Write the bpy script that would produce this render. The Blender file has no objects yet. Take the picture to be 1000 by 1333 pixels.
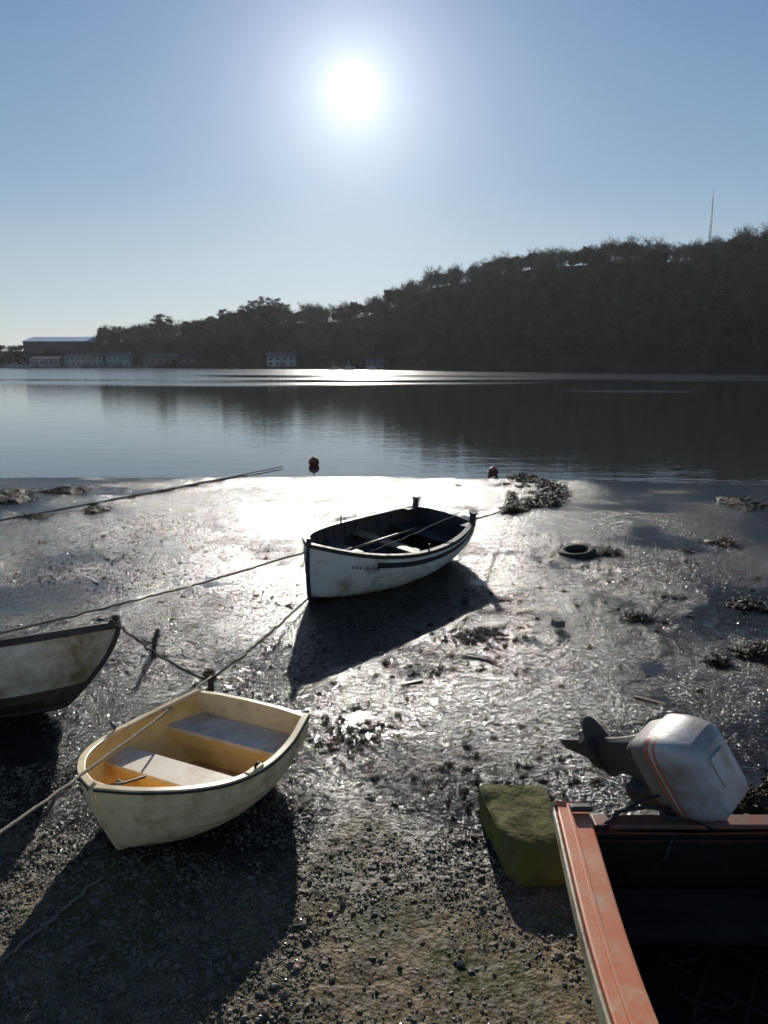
import bpy, math, random
import numpy as np
from mathutils import Vector, Matrix, Euler
random.seed(7); rng=np.random.default_rng(11)
S=bpy.context.scene; C=S.collection
pi=math.pi
SUN_EL=math.radians(17.4); SUN_AZ=math.radians(-2.1)   # azimuth from +Y, + towards +X

# ------------------------------------------------------------------ helpers
def newmesh(name,verts,faces,mats=(),fm=None,smooth=False,parent=None):
    me=bpy.data.meshes.new(name)
    me.from_pydata([tuple(v) for v in verts],[],[tuple(f) for f in faces])
    for m in mats: me.materials.append(m)
    if fm is not None: me.polygons.foreach_set('material_index',list(fm))
    if smooth: me.polygons.foreach_set('use_smooth',[True]*len(me.polygons))
    me.update()
    o=bpy.data.objects.new(name,me); C.objects.link(o)
    if parent: o.parent=parent
    return o
def npmesh(name,V,F,mat,smooth=True,parent=None,link=True):
    """V (n,3)  F (m,k) arrays of uniform polygon size"""
    me=bpy.data.meshes.new(name); V=np.asarray(V,dtype=np.float32); F=np.asarray(F,dtype=np.int32)
    k=F.shape[1]
    me.vertices.add(len(V)); me.vertices.foreach_set('co',V.ravel())
    me.loops.add(F.size); me.loops.foreach_set('vertex_index',F.ravel())
    me.polygons.add(len(F)); me.polygons.foreach_set('loop_start',np.arange(0,F.size,k,dtype=np.int32))
    me.polygons.foreach_set('loop_total',np.full(len(F),k,dtype=np.int32))
    me.polygons.foreach_set('use_smooth',np.full(len(F),smooth))
    me.materials.append(mat); me.update(calc_edges=True); me.validate()
    if not link: return me
    o=bpy.data.objects.new(name,me); C.objects.link(o)
    if parent: o.parent=parent
    return o
def empty(name,loc=(0,0,0),rot=(0,0,0)):
    e=bpy.data.objects.new(name,None); e.empty_display_size=.2; C.objects.link(e)
    e.location=loc; e.rotation_euler=rot; return e
def nd(nt,t,**kw):
    n=nt.nodes.new(t)
    for k,v in kw.items():
        if hasattr(n,k): setattr(n,k,v)
        else: n.inputs[k.replace('_',' ')].default_value=v
    return n
def lk(nt,a,b): nt.links.new(a,b)
def ramp(nt,src,stops):
    r=nt.nodes.new('ShaderNodeValToRGB'); cr=r.color_ramp
    while len(cr.elements)<len(stops): cr.elements.new(.5)
    for e,(p,c) in zip(cr.elements,stops):
        e.position=p; e.color=(c if len(c)==4 else (*c,1)) if hasattr(c,'__len__') else (c,c,c,1)
    lk(nt,src,r.inputs[0]); return r.outputs[0]
def mat(name,c1,c2=None,rough=.6,scale=6.,bump=.15,bscale=40.,stain=None,stain_amt=.45,stain_scale=3.,metal=0.,coat=0.,bdist=.01,spec=.5):
    m=bpy.data.materials.new(name); m.use_nodes=True; nt=m.node_tree
    b=nt.nodes['Principled BSDF']; tc=nd(nt,'ShaderNodeTexCoord')
    n=nd(nt,'ShaderNodeTexNoise',Scale=scale,Detail=5.,Roughness=.62); lk(nt,tc.outputs['Object'],n.inputs['Vector'])
    c2=c2 or tuple(x*.75 for x in c1)
    col=ramp(nt,n.outputs['Fac'],[(.35,c1),(.68,c2)])
    if stain:
        n2=nd(nt,'ShaderNodeTexNoise',Scale=stain_scale,Detail=8.,Roughness=.7); lk(nt,tc.outputs['Object'],n2.inputs['Vector'])
        f=ramp(nt,n2.outputs['Fac'],[(.62-stain_amt*.5,0.),(.8-stain_amt*.35,1.)])
        mx=nd(nt,'ShaderNodeMix',data_type='RGBA'); lk(nt,f,mx.inputs[0]); lk(nt,col,mx.inputs[6]); mx.inputs[7].default_value=(*stain,1)
        col=mx.outputs[2]
    lk(nt,col,b.inputs['Base Color'])
    r=ramp(nt,n.outputs['Fac'],[(.3,min(1,rough*.8)),(.7,min(1,rough*1.2))]); lk(nt,r,b.inputs['Roughness'])
    b.inputs['Metallic'].default_value=metal; b.inputs['Coat Weight'].default_value=coat; b.inputs['Specular IOR Level'].default_value=spec
    if bump:
        n3=nd(nt,'ShaderNodeTexNoise',Scale=bscale,Detail=4.); lk(nt,tc.outputs['Object'],n3.inputs['Vector'])
        bp=nd(nt,'ShaderNodeBump',Strength=bump,Distance=bdist); lk(nt,n3.outputs['Fac'],bp.inputs['Height']); lk(nt,bp.outputs[0],b.inputs['Normal'])
    return m
_T=rng.random((256,256))
def vn(x,y,o=0):
    x=x+o*17.31; y=y+o*9.77
    xi=np.floor(x).astype(int); yi=np.floor(y).astype(int); fx=x-xi; fy=y-yi
    fx=fx*fx*(3-2*fx); fy=fy*fy*(3-2*fy)
    a=_T[xi&255,yi&255]; b=_T[(xi+1)&255,yi&255]; c=_T[xi&255,(yi+1)&255]; d=_T[(xi+1)&255,(yi+1)&255]
    return (a*(1-fx)+b*fx)*(1-fy)+(c*(1-fx)+d*fx)*fy
def fbm(x,y,oct=4,o=0,g=.5):
    s=0;a=1;t=0
    for i in range(oct):
        c_,s_=math.cos(.6*i),math.sin(.6*i)
        s=s+a*vn((x*c_-y*s_)*2**i,(x*s_+y*c_)*2**i,o+i*3); t+=a; a*=g
    return s/t
def sst(a,b,x):
    t=np.clip((x-a)/(b-a),0,1); return t*t*(3-2*t)
def tube(name,pts,r,m,parent=None,n=6,smooth=True):
    P=[Vector(p) for p in pts]; V=[];F=[]
    for i,p in enumerate(P):
        t=(P[min(i+1,len(P)-1)]-P[max(i-1,0)]).normalized()
        a=t.cross(Vector((0,0,1)));
        if a.length<1e-3: a=t.cross(Vector((1,0,0)))
        a.normalize(); b=t.cross(a)
        rr=r[i] if hasattr(r,'__len__') else r
        for k in range(n):
            V.append(p+rr*(math.cos(2*pi*k/n)*a+math.sin(2*pi*k/n)*b))
    for i in range(len(P)-1):
        for k in range(n): F.append((i*n+k,i*n+(k+1)%n,(i+1)*n+(k+1)%n,(i+1)*n+k))
    F.append(tuple(range(n))[::-1]); F.append(tuple((len(P)-1)*n+k for k in range(n)))
    return newmesh(name,V,F,[m],smooth=smooth,parent=parent)
def rope(name,a,b,sag,r,m,n=40,wob=.01,parent=None,floor=None):
    a=Vector(a);b=Vector(b);pts=[]
    for i in range(n+1):
        t=i/n; p=a.lerp(b,t); p.z-=sag*4*t*(1-t)
        if 0<i<n: p+=Vector((random.gauss(0,wob),random.gauss(0,wob),random.gauss(0,wob*.3)))
        if floor is not None: p.z=max(p.z,floor)
        pts.append(p)
    return tube(name,pts,r,m,parent=parent)
def box(name,c,s,m,parent=None,rot=None,bev=.01,seg=2):
    x,y,z=[k/2 for k in s]
    V=[(i*x,j*y,k*z) for i in(-1,1) for j in(-1,1) for k in(-1,1)]
    F=[(0,1,3,2),(4,6,7,5),(0,4,5,1),(2,3,7,6),(0,2,6,4),(1,5,7,3)]
    o=newmesh(name,V,F,[m],parent=parent); o.location=c
    if rot: o.rotation_euler=rot
    if bev:
        b=o.modifiers.new('bev','BEVEL'); b.width=bev; b.segments=seg
    return o

# ------------------------------------------------------------------ world
w=bpy.data.worlds.new('World'); S.world=w; w.use_nodes=True; nt=w.node_tree; nt.nodes.clear()
def mth(op,a,b=None,cl=False):
    n=nt.nodes.new('ShaderNodeMath'); n.operation=op; n.use_clamp=cl
    for i,v in enumerate((a,b)):
        if v is None: continue
        if isinstance(v,(int,float)): n.inputs[i].default_value=v
        else: lk(nt,v,n.inputs[i])
    return n.outputs[0]
sky=nd(nt,'ShaderNodeTexSky'); sky.sky_type='NISHITA'; sky.sun_disc=False
sky.sun_elevation=SUN_EL; sky.sun_rotation=SUN_AZ; sky.altitude=0; sky.air_density=1.0; sky.dust_density=.1; sky.ozone_density=3.0
bg=nd(nt,'ShaderNodeBackground'); bg.inputs['Strength'].default_value=.014
lk(nt,sky.outputs[0],bg.inputs[0])
sd=Vector((math.sin(SUN_AZ)*math.cos(SUN_EL),math.cos(SUN_AZ)*math.cos(SUN_EL),math.sin(SUN_EL)))
tc=nd(nt,'ShaderNodeTexCoord')
sz=nd(nt,'ShaderNodeSeparateXYZ'); lk(nt,tc.outputs['Generated'],sz.inputs[0])
gr=ramp(nt,sz.outputs['Z'],[(0.,(.62,.67,.68)),(.07,(.46,.565,.64)),(.2,(.235,.38,.55)),(.40,(.115,.24,.47)),(.6,(.04,.09,.22)),(1.,(.018,.045,.13))])
bg3=nd(nt,'ShaderNodeBackground'); lk(nt,gr,bg3.inputs[0]); bg3.inputs[1].default_value=.77
dt=nd(nt,'ShaderNodeVectorMath',operation='DOT_PRODUCT'); lk(nt,tc.outputs['Generated'],dt.inputs[0]); dt.inputs[1].default_value=sd
ang=mth('ARCCOSINE',mth('MINIMUM',dt.outputs['Value'],1.))
deg=mth('MULTIPLY',ang,180/pi)
disc=nd(nt,'ShaderNodeMapRange',interpolation_type='SMOOTHSTEP'); lk(nt,deg,disc.inputs['Value'])
for k,v in (('From Min',.4),('From Max',1.8),('To Min',4.),('To Max',0.)): disc.inputs[k].default_value=v
h1=mth('MULTIPLY',mth('EXPONENT',mth('MULTIPLY',deg,-1/3.2)),.85)
h2=mth('MULTIPLY',mth('EXPONENT',mth('MULTIPLY',deg,-1/10.)),.27)
gl=mth('ADD',mth('ADD',disc.outputs[0],h1),h2)
bg2=nd(nt,'ShaderNodeBackground'); bg2.inputs[0].default_value=(1,.975,.94,1); lk(nt,gl,bg2.inputs[1])
ad=nd(nt,'ShaderNodeAddShader'); lk(nt,bg.outputs[0],ad.inputs[0]); lk(nt,bg2.outputs[0],ad.inputs[1])
ad2=nd(nt,'ShaderNodeAddShader'); lk(nt,ad.outputs[0],ad2.inputs[0]); lk(nt,bg3.outputs[0],ad2.inputs[1])
wo=nd(nt,'ShaderNodeOutputWorld'); lk(nt,ad2.outputs[0],wo.inputs[0])
L=bpy.data.lights.new('sun','SUN'); L.energy=4.8; L.angle=math.radians(.53); L.color=(1,.945,.86)
lo=bpy.data.objects.new('sun',L); C.objects.link(lo); lo.rotation_euler=(-sd).to_track_quat('-Z','Y').to_euler()

# ------------------------------------------------------------------ camera
cam=bpy.data.cameras.new('camera'); co=bpy.data.objects.new('camera',cam); C.objects.link(co); S.camera=co
co.location=(0,0,3.2); co.rotation_euler=(math.radians(90-11.12),0,0)
cam.sensor_fit='VERTICAL'; cam.sensor_height=36; cam.lens=36*1010/1333; cam.clip_end=5000; cam.clip_start=.05
S.view_settings.view_transform='Standard'; S.view_settings.look='None'; S.view_settings.exposure=0

# ------------------------------------------------------------------ ground
ys=np.concatenate([np.linspace(-14,2,24,endpoint=False),np.geomspace(2,24,760,endpoint=False),np.geomspace(24,1500,50)])
sx=np.linspace(-1,1,900); sx=np.sign(sx)*np.abs(sx)**1.35
Y=np.repeat(ys[:,None],len(sx),1); X=sx[None,:]*(np.maximum(Y,2)*.9+4)
ye=Y+.15*np.maximum(X,0)+.02*np.minimum(X,0)*-1
base=np.interp(ye,[-20,3,6,17,21.8,25,60,1500],[.25,.05,0,-.028,-.060,-.15,-1,-2])
big=fbm(X*.35,Y*.35,3,1)-.5
mid=fbm(X*2.6,Y*2.6,4,5)-.5
fine=fbm(X*11,Y*11,3,9,.55)-.5
lump=sst(.42,.60,fbm(X*.9,Y*.9,4,40))
wet=sst(4.0,5.3,Y+(fbm(X*1.1,Y*1.1,4,20)-.5)*2.8-.10*X*(X<0))
calm=sst(8,16,Y)*sst(.34,.62,fbm(X*.22+3,Y*.30,3,31)+.035*X*(X>0))
edge=1-.75*sst(19,21.3,ye)
loc=mid*.022+fine*(.014+.018*lump)
loc=loc*edge*(1-.35*calm)
wl=-.006+(fbm(X*1.3,Y*1.3,3,66)-.5)*.016+.003*calm-.007*lump
wl=wl+.006*np.exp(-(((X+.1)/.7)**2+((Y-7.0)/1.6)**2))
film=wet*sst(0.,.003,wl-loc)*(Y<30)
H=base+big*.022*(Y<40)*(1-sst(17,21,ye)*.8)+np.where(Y<30,loc*(1-wet)+np.maximum(loc,wl)*wet,0)
for (ax,ay,bx,by) in ((-2.15,10.35,-1.3,11.9),(-1.95,10.15,-1.1,11.5)):
    dx,dy=bx-ax,by-ay; Ln=math.hypot(dx,dy); tt=((X-ax)*dx+(Y-ay)*dy)/Ln; dd=((X-ax)*dy-(Y-ay)*dx)/Ln
    g=np.exp(-(dd/.04)**2)*(tt>0)*(tt<Ln); H-=g*.02; film=np.maximum(film,g*.9)
nx=len(sx); ny=len(ys)
idx=np.arange(nx*ny).reshape(ny,nx)
F=np.stack([idx[:-1,:-1],idx[:-1,1:],idx[1:,1:],idx[1:,:-1]],-1).reshape(-1,4)
m=bpy.data.materials.new('tidal_mud'); m.use_nodes=True; nt=m.node_tree; b=nt.nodes['Principled BSDF']
tc=nd(nt,'ShaderNodeTexCoord'); ob=tc.outputs['Object']
aw=nd(nt,'ShaderNodeAttribute',attribute_name='wet'); ap=nd(nt,'ShaderNodeAttribute',attribute_name='film'); al=nd(nt,'ShaderNodeAttribute',attribute_name='lump')
def noise(sc,det=6,ro=.6):
    n=nd(nt,'ShaderNodeTexNoise',Scale=float(sc),Detail=float(det),Roughness=ro); lk(nt,ob,n.inputs['Vector']); return n.outputs['Fac']
def mixc(f,a,c):
    n=nd(nt,'ShaderNodeMix',data_type='RGBA')
    for s,v in ((0,f),(6,a),(7,c)):
        if isinstance(v,(int,float)): n.inputs[s].default_value=v
        elif isinstance(v,tuple): n.inputs[s].default_value=(*v,1)
        else: lk(nt,v,n.inputs[s])
    return n.outputs[2]
dry=ramp(nt,noise(5,7,.72),[(.38,(.05,.036,.018)),(.5,(.15,.108,.052)),(.62,(.32,.235,.115))])
grit=ramp(nt,noise(75,3,.8),[(.42,(.025,.02,.013)),(.50,(.15,.112,.065)),(.62,(.40,.31,.19))])
dry=mixc(.45,dry,grit); dry=mixc(ramp(nt,noise(1.6,5),[(.46,0.),(.58,.75)]),dry,(.065,.068,.020))
wetc=ramp(nt,noise(5,7,.7),[(.3,(.010,.009,.008)),(.6,(.024,.021,.018)),(.8,(.042,.036,.028))])
col=mixc(aw.outputs['Fac'],dry,wetc); lk(nt,col,b.inputs['Base Color'])
b.inputs['IOR'].default_value=1.34
rw=ramp(nt,noise(3.2,3,.7),[(.35,.08),(.65,.14)])
rg=mixc(aw.outputs['Fac'],(.7,.7,.7),rw); rg=mixc(ap.outputs['Fac'],rg,(.06,.06,.06)); lk(nt,rg,b.inputs['Roughness'])
# dull silt between glossy wet film: breaks the sheen into separate glints
sl=ramp(nt,noise(19,4,.7),[(.45,.08),(.57,.62)]); sl=mixc(ap.outputs['Fac'],sl,(.5,.5,.5)); lk(nt,sl,b.inputs['Specular IOR Level'])
v=nd(nt,'ShaderNodeTexVoronoi',Scale=38.); lk(nt,ob,v.inputs['Vector'])
hh=mth('ADD',mth('MULTIPLY',noise(26,5,.62),1.),mth('MULTIPLY',v.outputs['Distance'],.35))
st=mth('MULTIPLY',mth('SUBTRACT',1.,mth('MULTIPLY',ap.outputs['Fac'],.60)),mth('ADD',.6,mth('MULTIPLY',al.outputs['Fac'],.4)))
bp=nd(nt,'ShaderNodeBump',Distance=.027); lk(nt,st,bp.inputs['Strength']); lk(nt,hh,bp.inputs['Height']); lk(nt,bp.outputs[0],b.inputs['Normal'])
g=npmesh('ground',np.stack([X,Y,H],-1).reshape(-1,3),F,m)
for nm,A in (('wet',wet),('film',film),('lump',lump)):
    at=g.data.attributes.new(nm,'FLOAT','POINT'); at.data.foreach_set('value',A.astype(np.float32).ravel())
def gz(x,y):
    j=int(np.clip(np.searchsorted(ys,y),0,ny-1)); i=int(np.argmin(np.abs(X[j]-x))); return float(H[j,i])

# ------------------------------------------------------------------ water
m=bpy.data.materials.new('creek_water'); m.use_nodes=True; nt=m.node_tree; b=nt.nodes['Principled BSDF']
b.inputs['Base Color'].default_value=(.030,.034,.030,1); b.inputs['IOR'].default_value=1.36
tc=nd(nt,'ShaderNodeTexCoord'); 
mp=nd(nt,'ShaderNodeMapping'); mp.inputs['Scale'].default_value=(.5,1.6,1); lk(nt,tc.outputs['Object'],mp.inputs[0]); ob=mp.outputs[0]
sp=nd(nt,'ShaderNodeSeparateXYZ'); lk(nt,tc.outputs['Object'],sp.inputs[0])
mp2=nd(nt,'ShaderNodeMapping'); mp2.inputs['Scale'].default_value=(.012,.035,1); lk(nt,tc.outputs['Object'],mp2.inputs[0])
pn=nd(nt,'ShaderNodeTexNoise',Scale=1.,Detail=5.); lk(nt,mp2.outputs[0],pn.inputs['Vector'])
far=nd(nt,'ShaderNodeMapRange',interpolation_type='SMOOTHSTEP'); far.inputs['From Min'].default_value=95; far.inputs['From Max'].default_value=135
lk(nt,mth('ADD',sp.outputs['Y'],mth('MULTIPLY',mth('SUBTRACT',pn.outputs['Fac'],.5),320.)),far.inputs['Value'])
rf=mth('ADD',.025,mth('MULTIPLY',far.outputs[0],.15)); lk(nt,rf,b.inputs['Roughness'])
bs=mth('ADD',.085,mth('MULTIPLY',far.outputs[0],.5))
bp=nd(nt,'ShaderNodeBump',Distance=.05); lk(nt,bs,bp.inputs['Strength'])
lk(nt,mth('ADD',noise(3.0,3,.5),mth('MULTIPLY',noise(.6,2,.5),1.5)),bp.inputs['Height']); lk(nt,bp.outputs[0],b.inputs['Normal'])
newmesh('water',[(-1500,15,-.06),(1500,15,-.06),(1500,1500,-.06),(-1500,1500,-.06)],[(0,1,2,3)],[m])

# thin sea haze lying over the creek: real homogeneous scattering
hz_m=bpy.data.materials.new('sea_haze'); hz_m.use_nodes=True; nt=hz_m.node_tree; nt.nodes.clear()
vs=nd(nt,'ShaderNodeVolumeScatter'); vs.inputs['Color'].default_value=(.95,.97,1,1); vs.inputs['Density'].default_value=.00008; vs.inputs['Anisotropy'].default_value=.45
oo=nd(nt,'ShaderNodeOutputMaterial'); lk(nt,vs.outputs[0],oo.inputs['Volume'])
V=[(i,j,k) for i in(-900,900) for j in(40,900) for k in(-.03,110)]
newmesh('haze',V,[(0,1,3,2),(4,6,7,5),(0,4,5,1),(2,3,7,6),(0,2,6,4),(1,5,7,3)],[hz_m])

# ------------------------------------------------------------------ far hill and woodland
U=[-900,0,110,130,200,270,300,345,380,440,480,520,560,600,650,700,750,810,870,900,960,1000,1300,1900]
VV=[440,441,438,427,420,412,404,398,404,402,395,382,358,350,335,331,330,321,326,322,309,306,304,340]
def shoreY(u): return np.interp(u,[-900,0,300,500,700,1000,1900],[400,330,300,262,225,188,150])
TH=6.5
def ridge(u):
    ry=shoreY(u)+np.interp(u,[0,250,520,900],[70,70,100,120]); return ry, np.maximum(3.2+ry*(468-np.interp(u,U,VV))/1058-TH,1.0)
def hillpt(u,d):
    ry,rz=ridge(u); s=shoreY(u); y=s+(ry-s)*d
    x=(u-500)/1010*y/1.03
    dd=np.clip(d,0,1); z=-.5+(rz+.5)*(.10*sst(0,.08,dd)+.90*(sst(-.15,1.02,dd)-sst(-.15,1.02,0*dd))/(1-sst(-.15,1.02,0*dd)))
    z=z-np.maximum(d-1,0)*18
    z=z+(fbm(x*.03,y*.03,3,70)-.5)*3.5*sst(.05,.3,d)
    return x,y,z
uu=np.linspace(-900,1900,200); dd=np.linspace(-.05,2.2,60)
Ug,Dg=np.meshgrid(uu,dd); hx,hy,hz=hillpt(Ug,Dg)
id2=np.arange(hx.size).reshape(hx.shape); F=np.stack([id2[:-1,:-1],id2[:-1,1:],id2[1:,1:],id2[1:,:-1]],-1).reshape(-1,4)
npmesh('hill',np.stack([hx,hy,hz],-1).reshape(-1,3),F,mat('hillside_undergrowth',(.05,.042,.024),(.028,.032,.015),rough=1,scale=.15,bump=.6,bscale=1.2,bdist=.8,spec=0))

bark=mat('winter_bark',(.08,.068,.055),(.05,.045,.036),rough=.9,bump=0,spec=.1)
twig=mat('winter_twigs',(.10,.078,.056),(.055,.05,.034),rough=.95,scale=.4,bump=0,spec=.1)
ever=mat('evergreen_leaves',(.04,.052,.022),(.025,.034,.016),rough=.85,scale=.5,bump=0,spec=.15)
def tree_mesh(name,kind,h):
    V=[];Fq=[];mi=[]
    def seg(a,b,r1,r2):
        t=(b-a); 
        if t.length<1e-4: return
        t.normalize(); p=t.cross(Vector((.3,.5,.8))).normalized(); q=t.cross(p); k=len(V)
        for c,r in((a,r1),(b,r2)):
            for j in range(3): V.append(c+r*(math.cos(j*2.094)*p+math.sin(j*2.094)*q))
        for j in range(3): Fq.append((k+j,k+(j+1)%3,k+3+(j+1)%3,k+3+j)); mi.append(0)
    def card(c,s,nrm=None):
        n=Vector((random.gauss(0,1),random.gauss(0,1),random.gauss(0,1))).normalized(); p=n.orthogonal().normalized(); q=n.cross(p); k=len(V)
        e=random.uniform(.2,.5) if kind=='bare' else random.uniform(.6,1)
        for a,bb in((-1,-.3),(.2,-1),(1,.3),(-.2,1)): V.append(c+p*a*s+q*bb*s*e)
        Fq.append((k,k+1,k+2,k+3)); mi.append(1)
    def grow(p,d,l,r,lev):
        n=3 if lev<2 else 2; q=p
        for i in range(n):
            d2=(d+Vector((random.gauss(0,.13),random.gauss(0,.13),random.gauss(0,.08)+.05))).normalized(); q2=q+d2*l/n
            seg(q,q2,r*(1-.3*i/n),r*(1-.3*(i+1)/n)); q=q2; d=d2
            if lev<4 and (i>0 or lev>0):
                for _ in range(2 if lev<3 else 3):
                    a=Vector((random.gauss(0,1),random.gauss(0,1),random.gauss(0,.6)+.25)).normalized()
                    grow(q,(d*.65+a*.75).normalized(),l*random.uniform(.5,.72),r*.5,lev+1)
        if lev>=3 and kind=='bare':
            card(q+Vector((random.gauss(0,.3),random.gauss(0,.3),random.gauss(0,.3))),random.uniform(.10,.26))
        if kind!='bare' and lev>=2:
            for _ in range(4 if lev>2 else 2): card(q+Vector((random.gauss(0,.45),random.gauss(0,.45),random.gauss(0,.3))),random.uniform(.18,.42))
    if kind=='bare': grow(Vector((0,0,-.5)),Vector((0,0,1)),h*.42,h*.022,0)
    elif kind=='pine':
        seg(Vector((0,0,-.5)),Vector((.2,.1,h*.55)),.35,.25)
        for i in range(26):
            a=random.uniform(0,2*pi); z=h*random.uniform(.4,.95); rr=h*.36*(1-abs(z/h-.68)*1.5)*random.uniform(.5,1.1)
            st=Vector((.2,.1,min(z*.8,h*.55))); e=Vector((math.cos(a)*rr,math.sin(a)*rr,z)); seg(st,e,.1,.03)
            for _ in range(60): card(e+Vector((random.gauss(0,.7),random.gauss(0,.7),random.gauss(0,.32))),random.uniform(.12,.34))
    else:
        grow(Vector((0,0,-.5)),Vector((0,0,1)),h*.40,h*.022,0)
    me=bpy.data.meshes.new(name); me.from_pydata(V,[],Fq); me.materials.append(bark); me.materials.append(twig if kind=='bare' else ever)
    me.polygons.foreach_set('material_index',mi); me.update(); return me
protos=[tree_mesh('bare_tree_mesh','bare',9) for _ in range(6)]
ever_p=[tree_mesh('evergreen_mesh','ever',8) for _ in range(2)]
pine_p=[tree_mesh('pine_mesh','pine',11) for _ in range(2)]
wood=empty('woodland')
def plant(me,u,d,s,par=None,dz=0,name='tree'):
    x,y,z=hillpt(np.array(float(u)),np.array(float(d)))
    o=bpy.data.objects.new(name,me); C.objects.link(o); o.parent=par
    o.location=(float(x),float(y),float(z)+dz); o.rotation_euler=(0,0,random.uniform(0,6.28)); o.scale=(s*random.uniform(.9,1.3),)*2+(s,)
    return o
for i in range(2150):
    u=random.uniform(-150,1180); d=random.uniform(.03,1.04)
    if i>1850: d=random.uniform(.92,1.04)
    if u<175 and d<.55: continue
    if 180<u<240 and d<.3: continue
    if 335<u<400 and d<.16: continue
    r=random.random()
    p=random.choice(ever_p) if (r<.14 or (250<u<390 and r<.65)) else random.choice(protos)
    s=random.uniform(.62,.95)*(.75 if d<.25 else 1)
    if i>1850: s=random.uniform(.6,1.12)
    if u<125: s*=.5
    plant(p,u,d,s,wood)
for i in range(90):
    u=random.choice([random.uniform(-10,175),random.uniform(175,345),random.uniform(395,520)]); plant(random.choice(ever_p+protos),u,random.uniform(.0,.12) if u>175 else random.uniform(.12,.4),random.uniform(.25,.5),wood)
for i in range(46): plant(random.choice(ever_p),random.uniform(5,175),random.uniform(.16,.28),random.uniform(.6,.9),wood)
for u,s in ((210,1.0),(203,.8),(218,.75),(292,.8),(330,.9),(345,.95),(358,.95),(370,.8),(150,.7),(178,.6),(318,.8)):
    plant(random.choice(pine_p),u,.95,s,None,0,'pine_tree')
for u,s in ((395,1.2),(405,1.25),(418,1.2),(560,1.2),(570,1.15),(535,1.1),(800,1.15),(815,1.25),(835,1.15),(850,1.2),(770,1.1),(950,1.25),(965,1.3),(985,1.25),(1000,1.2),(600,1.1),(655,1.1),(690,1.1),(730,1.05),(900,1.1)):
    plant(random.choice(protos),u,1.0,s,wood)

# ------------------------------------------------------------------ buildings on the far shore
wh=mat('white_render',(.42,.42,.40),(.30,.29,.27),rough=.8,scale=.3,bump=.05)
slate=mat('slate_roof',(.08,.08,.09),(.05,.05,.05),rough=.8,scale=.8)
metalroof=mat('pale_metal_roof',(.75,.77,.8),(.65,.67,.7),rough=.35,scale=.2,bump=.02)
dkglass=mat('dark_window_glass',(.02,.025,.03),rough=.3)
stone=mat('stone_wall',(.16,.145,.12),(.10,.095,.08),rough=.9,scale=.5)
darkclad=mat('dark_cladding',(.05,.055,.055),(.04,.04,.04),rough=.8,scale=.5)
def building(name,x,y,z,wx,wy,hh,rh,wm,rm,nwin=4,rot=0,storeys=1,chim=False):
    e=empty(name,(x,y,z),(0,0,rot))
    box('walls',(0,0,hh/2),(wx,wy,hh),wm,e,bev=.05)
    a=wx/2+.3;bb=wy/2+.3
    newmesh('roof',[(-a,-bb,hh),(a,-bb,hh),(a,bb,hh),(-a,bb,hh),(-a,0,hh+rh),(a,0,hh+rh),(-a,-bb,hh-.2),(a,-bb,hh-.2),(a,bb,hh-.2),(-a,bb,hh-.2)],
      [(0,1,5,4),(2,3,4,5),(0,4,3),(1,2,5),(6,7,1,0),(7,8,2,1),(8,9,3,2),(9,6,0,3),(9,8,7,6)],[rm],parent=e)
    for s in range(storeys):
        for i in range(nwin):
            wxp=-wx/2+wx*(i+.5)/nwin; zc=hh*(s+.5)/storeys
            box('window',(wxp,-wy/2-.02,zc),(min(1.2,wx/nwin*.5),.12,hh/storeys*.42),dkglass,e,bev=.02)
            box('sill',(wxp,-wy/2-.06,zc-hh/storeys*.24),(min(1.4,wx/nwin*.6),.2,.1),wh if wm is not darkclad else darkclad,e,bev=0)
    box('door',(wx*.03,-wy/2-.03,1.0),(1.0,.1,2.0),stone,e,bev=.02)
    if chim:
        for sx_ in(-1,1): box('chimney',(sx_*(wx/2-.6),0,hh+rh*.9),(.8,.6,1.6),stone,e,bev=.03)
    return e
building('industrial_shed',-148,368,.5,28,24,10.8,2.2,darkclad,metalroof,nwin=8)
building('white_warehouse',-121,322,.6,15,8,3.8,1.3,wh,slate,nwin=7,storeys=2,rot=.05)
building('white_warehouse',-138,325,.6,12,8,2.8,1.1,wh,slate,nwin=6,rot=-.03)
building('white_cottage',-106,318,.6,9,6,4.0,1.4,wh,slate,nwin=4,storeys=2,chim=True)
building('boathouse',-89,318,.8,14,7,3.2,1.6,stone,slate,nwin=5)
building('boathouse',-78,315,.6,5,5,2.4,1.0,wh,slate,nwin=2)
building('white_house',-37,287,.8,10,6,3.4,1.6,wh,slate,nwin=4,storeys=2,chim=True)
building('stone_cottage',-3,264,.5,6,5,1.9,1.0,stone,slate,nwin=3,chim=True)
box('quay_wall',(-118,314,.3),(95,2,1.4),stone,None,bev=.1)
def small_boat(x,y,s):
    e=empty('moored_boat',(x,y,-.1)); V=[];F=[]
    for j in range(9):
        f=j/8; bw=.9*math.sin(min(1,(1-f)*2.2+.0)*pi/2)*s+.02
        for yy_,zz_ in((-1,.9+.3*f),(-.7,.2),(0,0),(.7,.2),(1,.9+.3*f)): V.append(((f-.5)*5*s,bw*yy_,zz_*s))
    for j in range(8):
        for i in range(4): F.append((j*5+i,(j+1)*5+i,(j+1)*5+i+1,j*5+i+1))
        F.append((j*5,j*5+4,(j+1)*5+4,(j+1)*5))
    F.append((0,1,2,3,4)); newmesh('hull',V,F,[wh],parent=e); box('cabin',(-.1*s,0,1.3*s),(1.8*s,1.2*s,.8*s),wh,e,bev=.1); box('windscreen',(-.1*s,0,1.4*s),(1.84*s,1.24*s,.3*s),dkglass,e,bev=.02)
    tube('mast',[(0,0,1.5*s),(0,0,4*s)],.06,wh,e,n=4)
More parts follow.
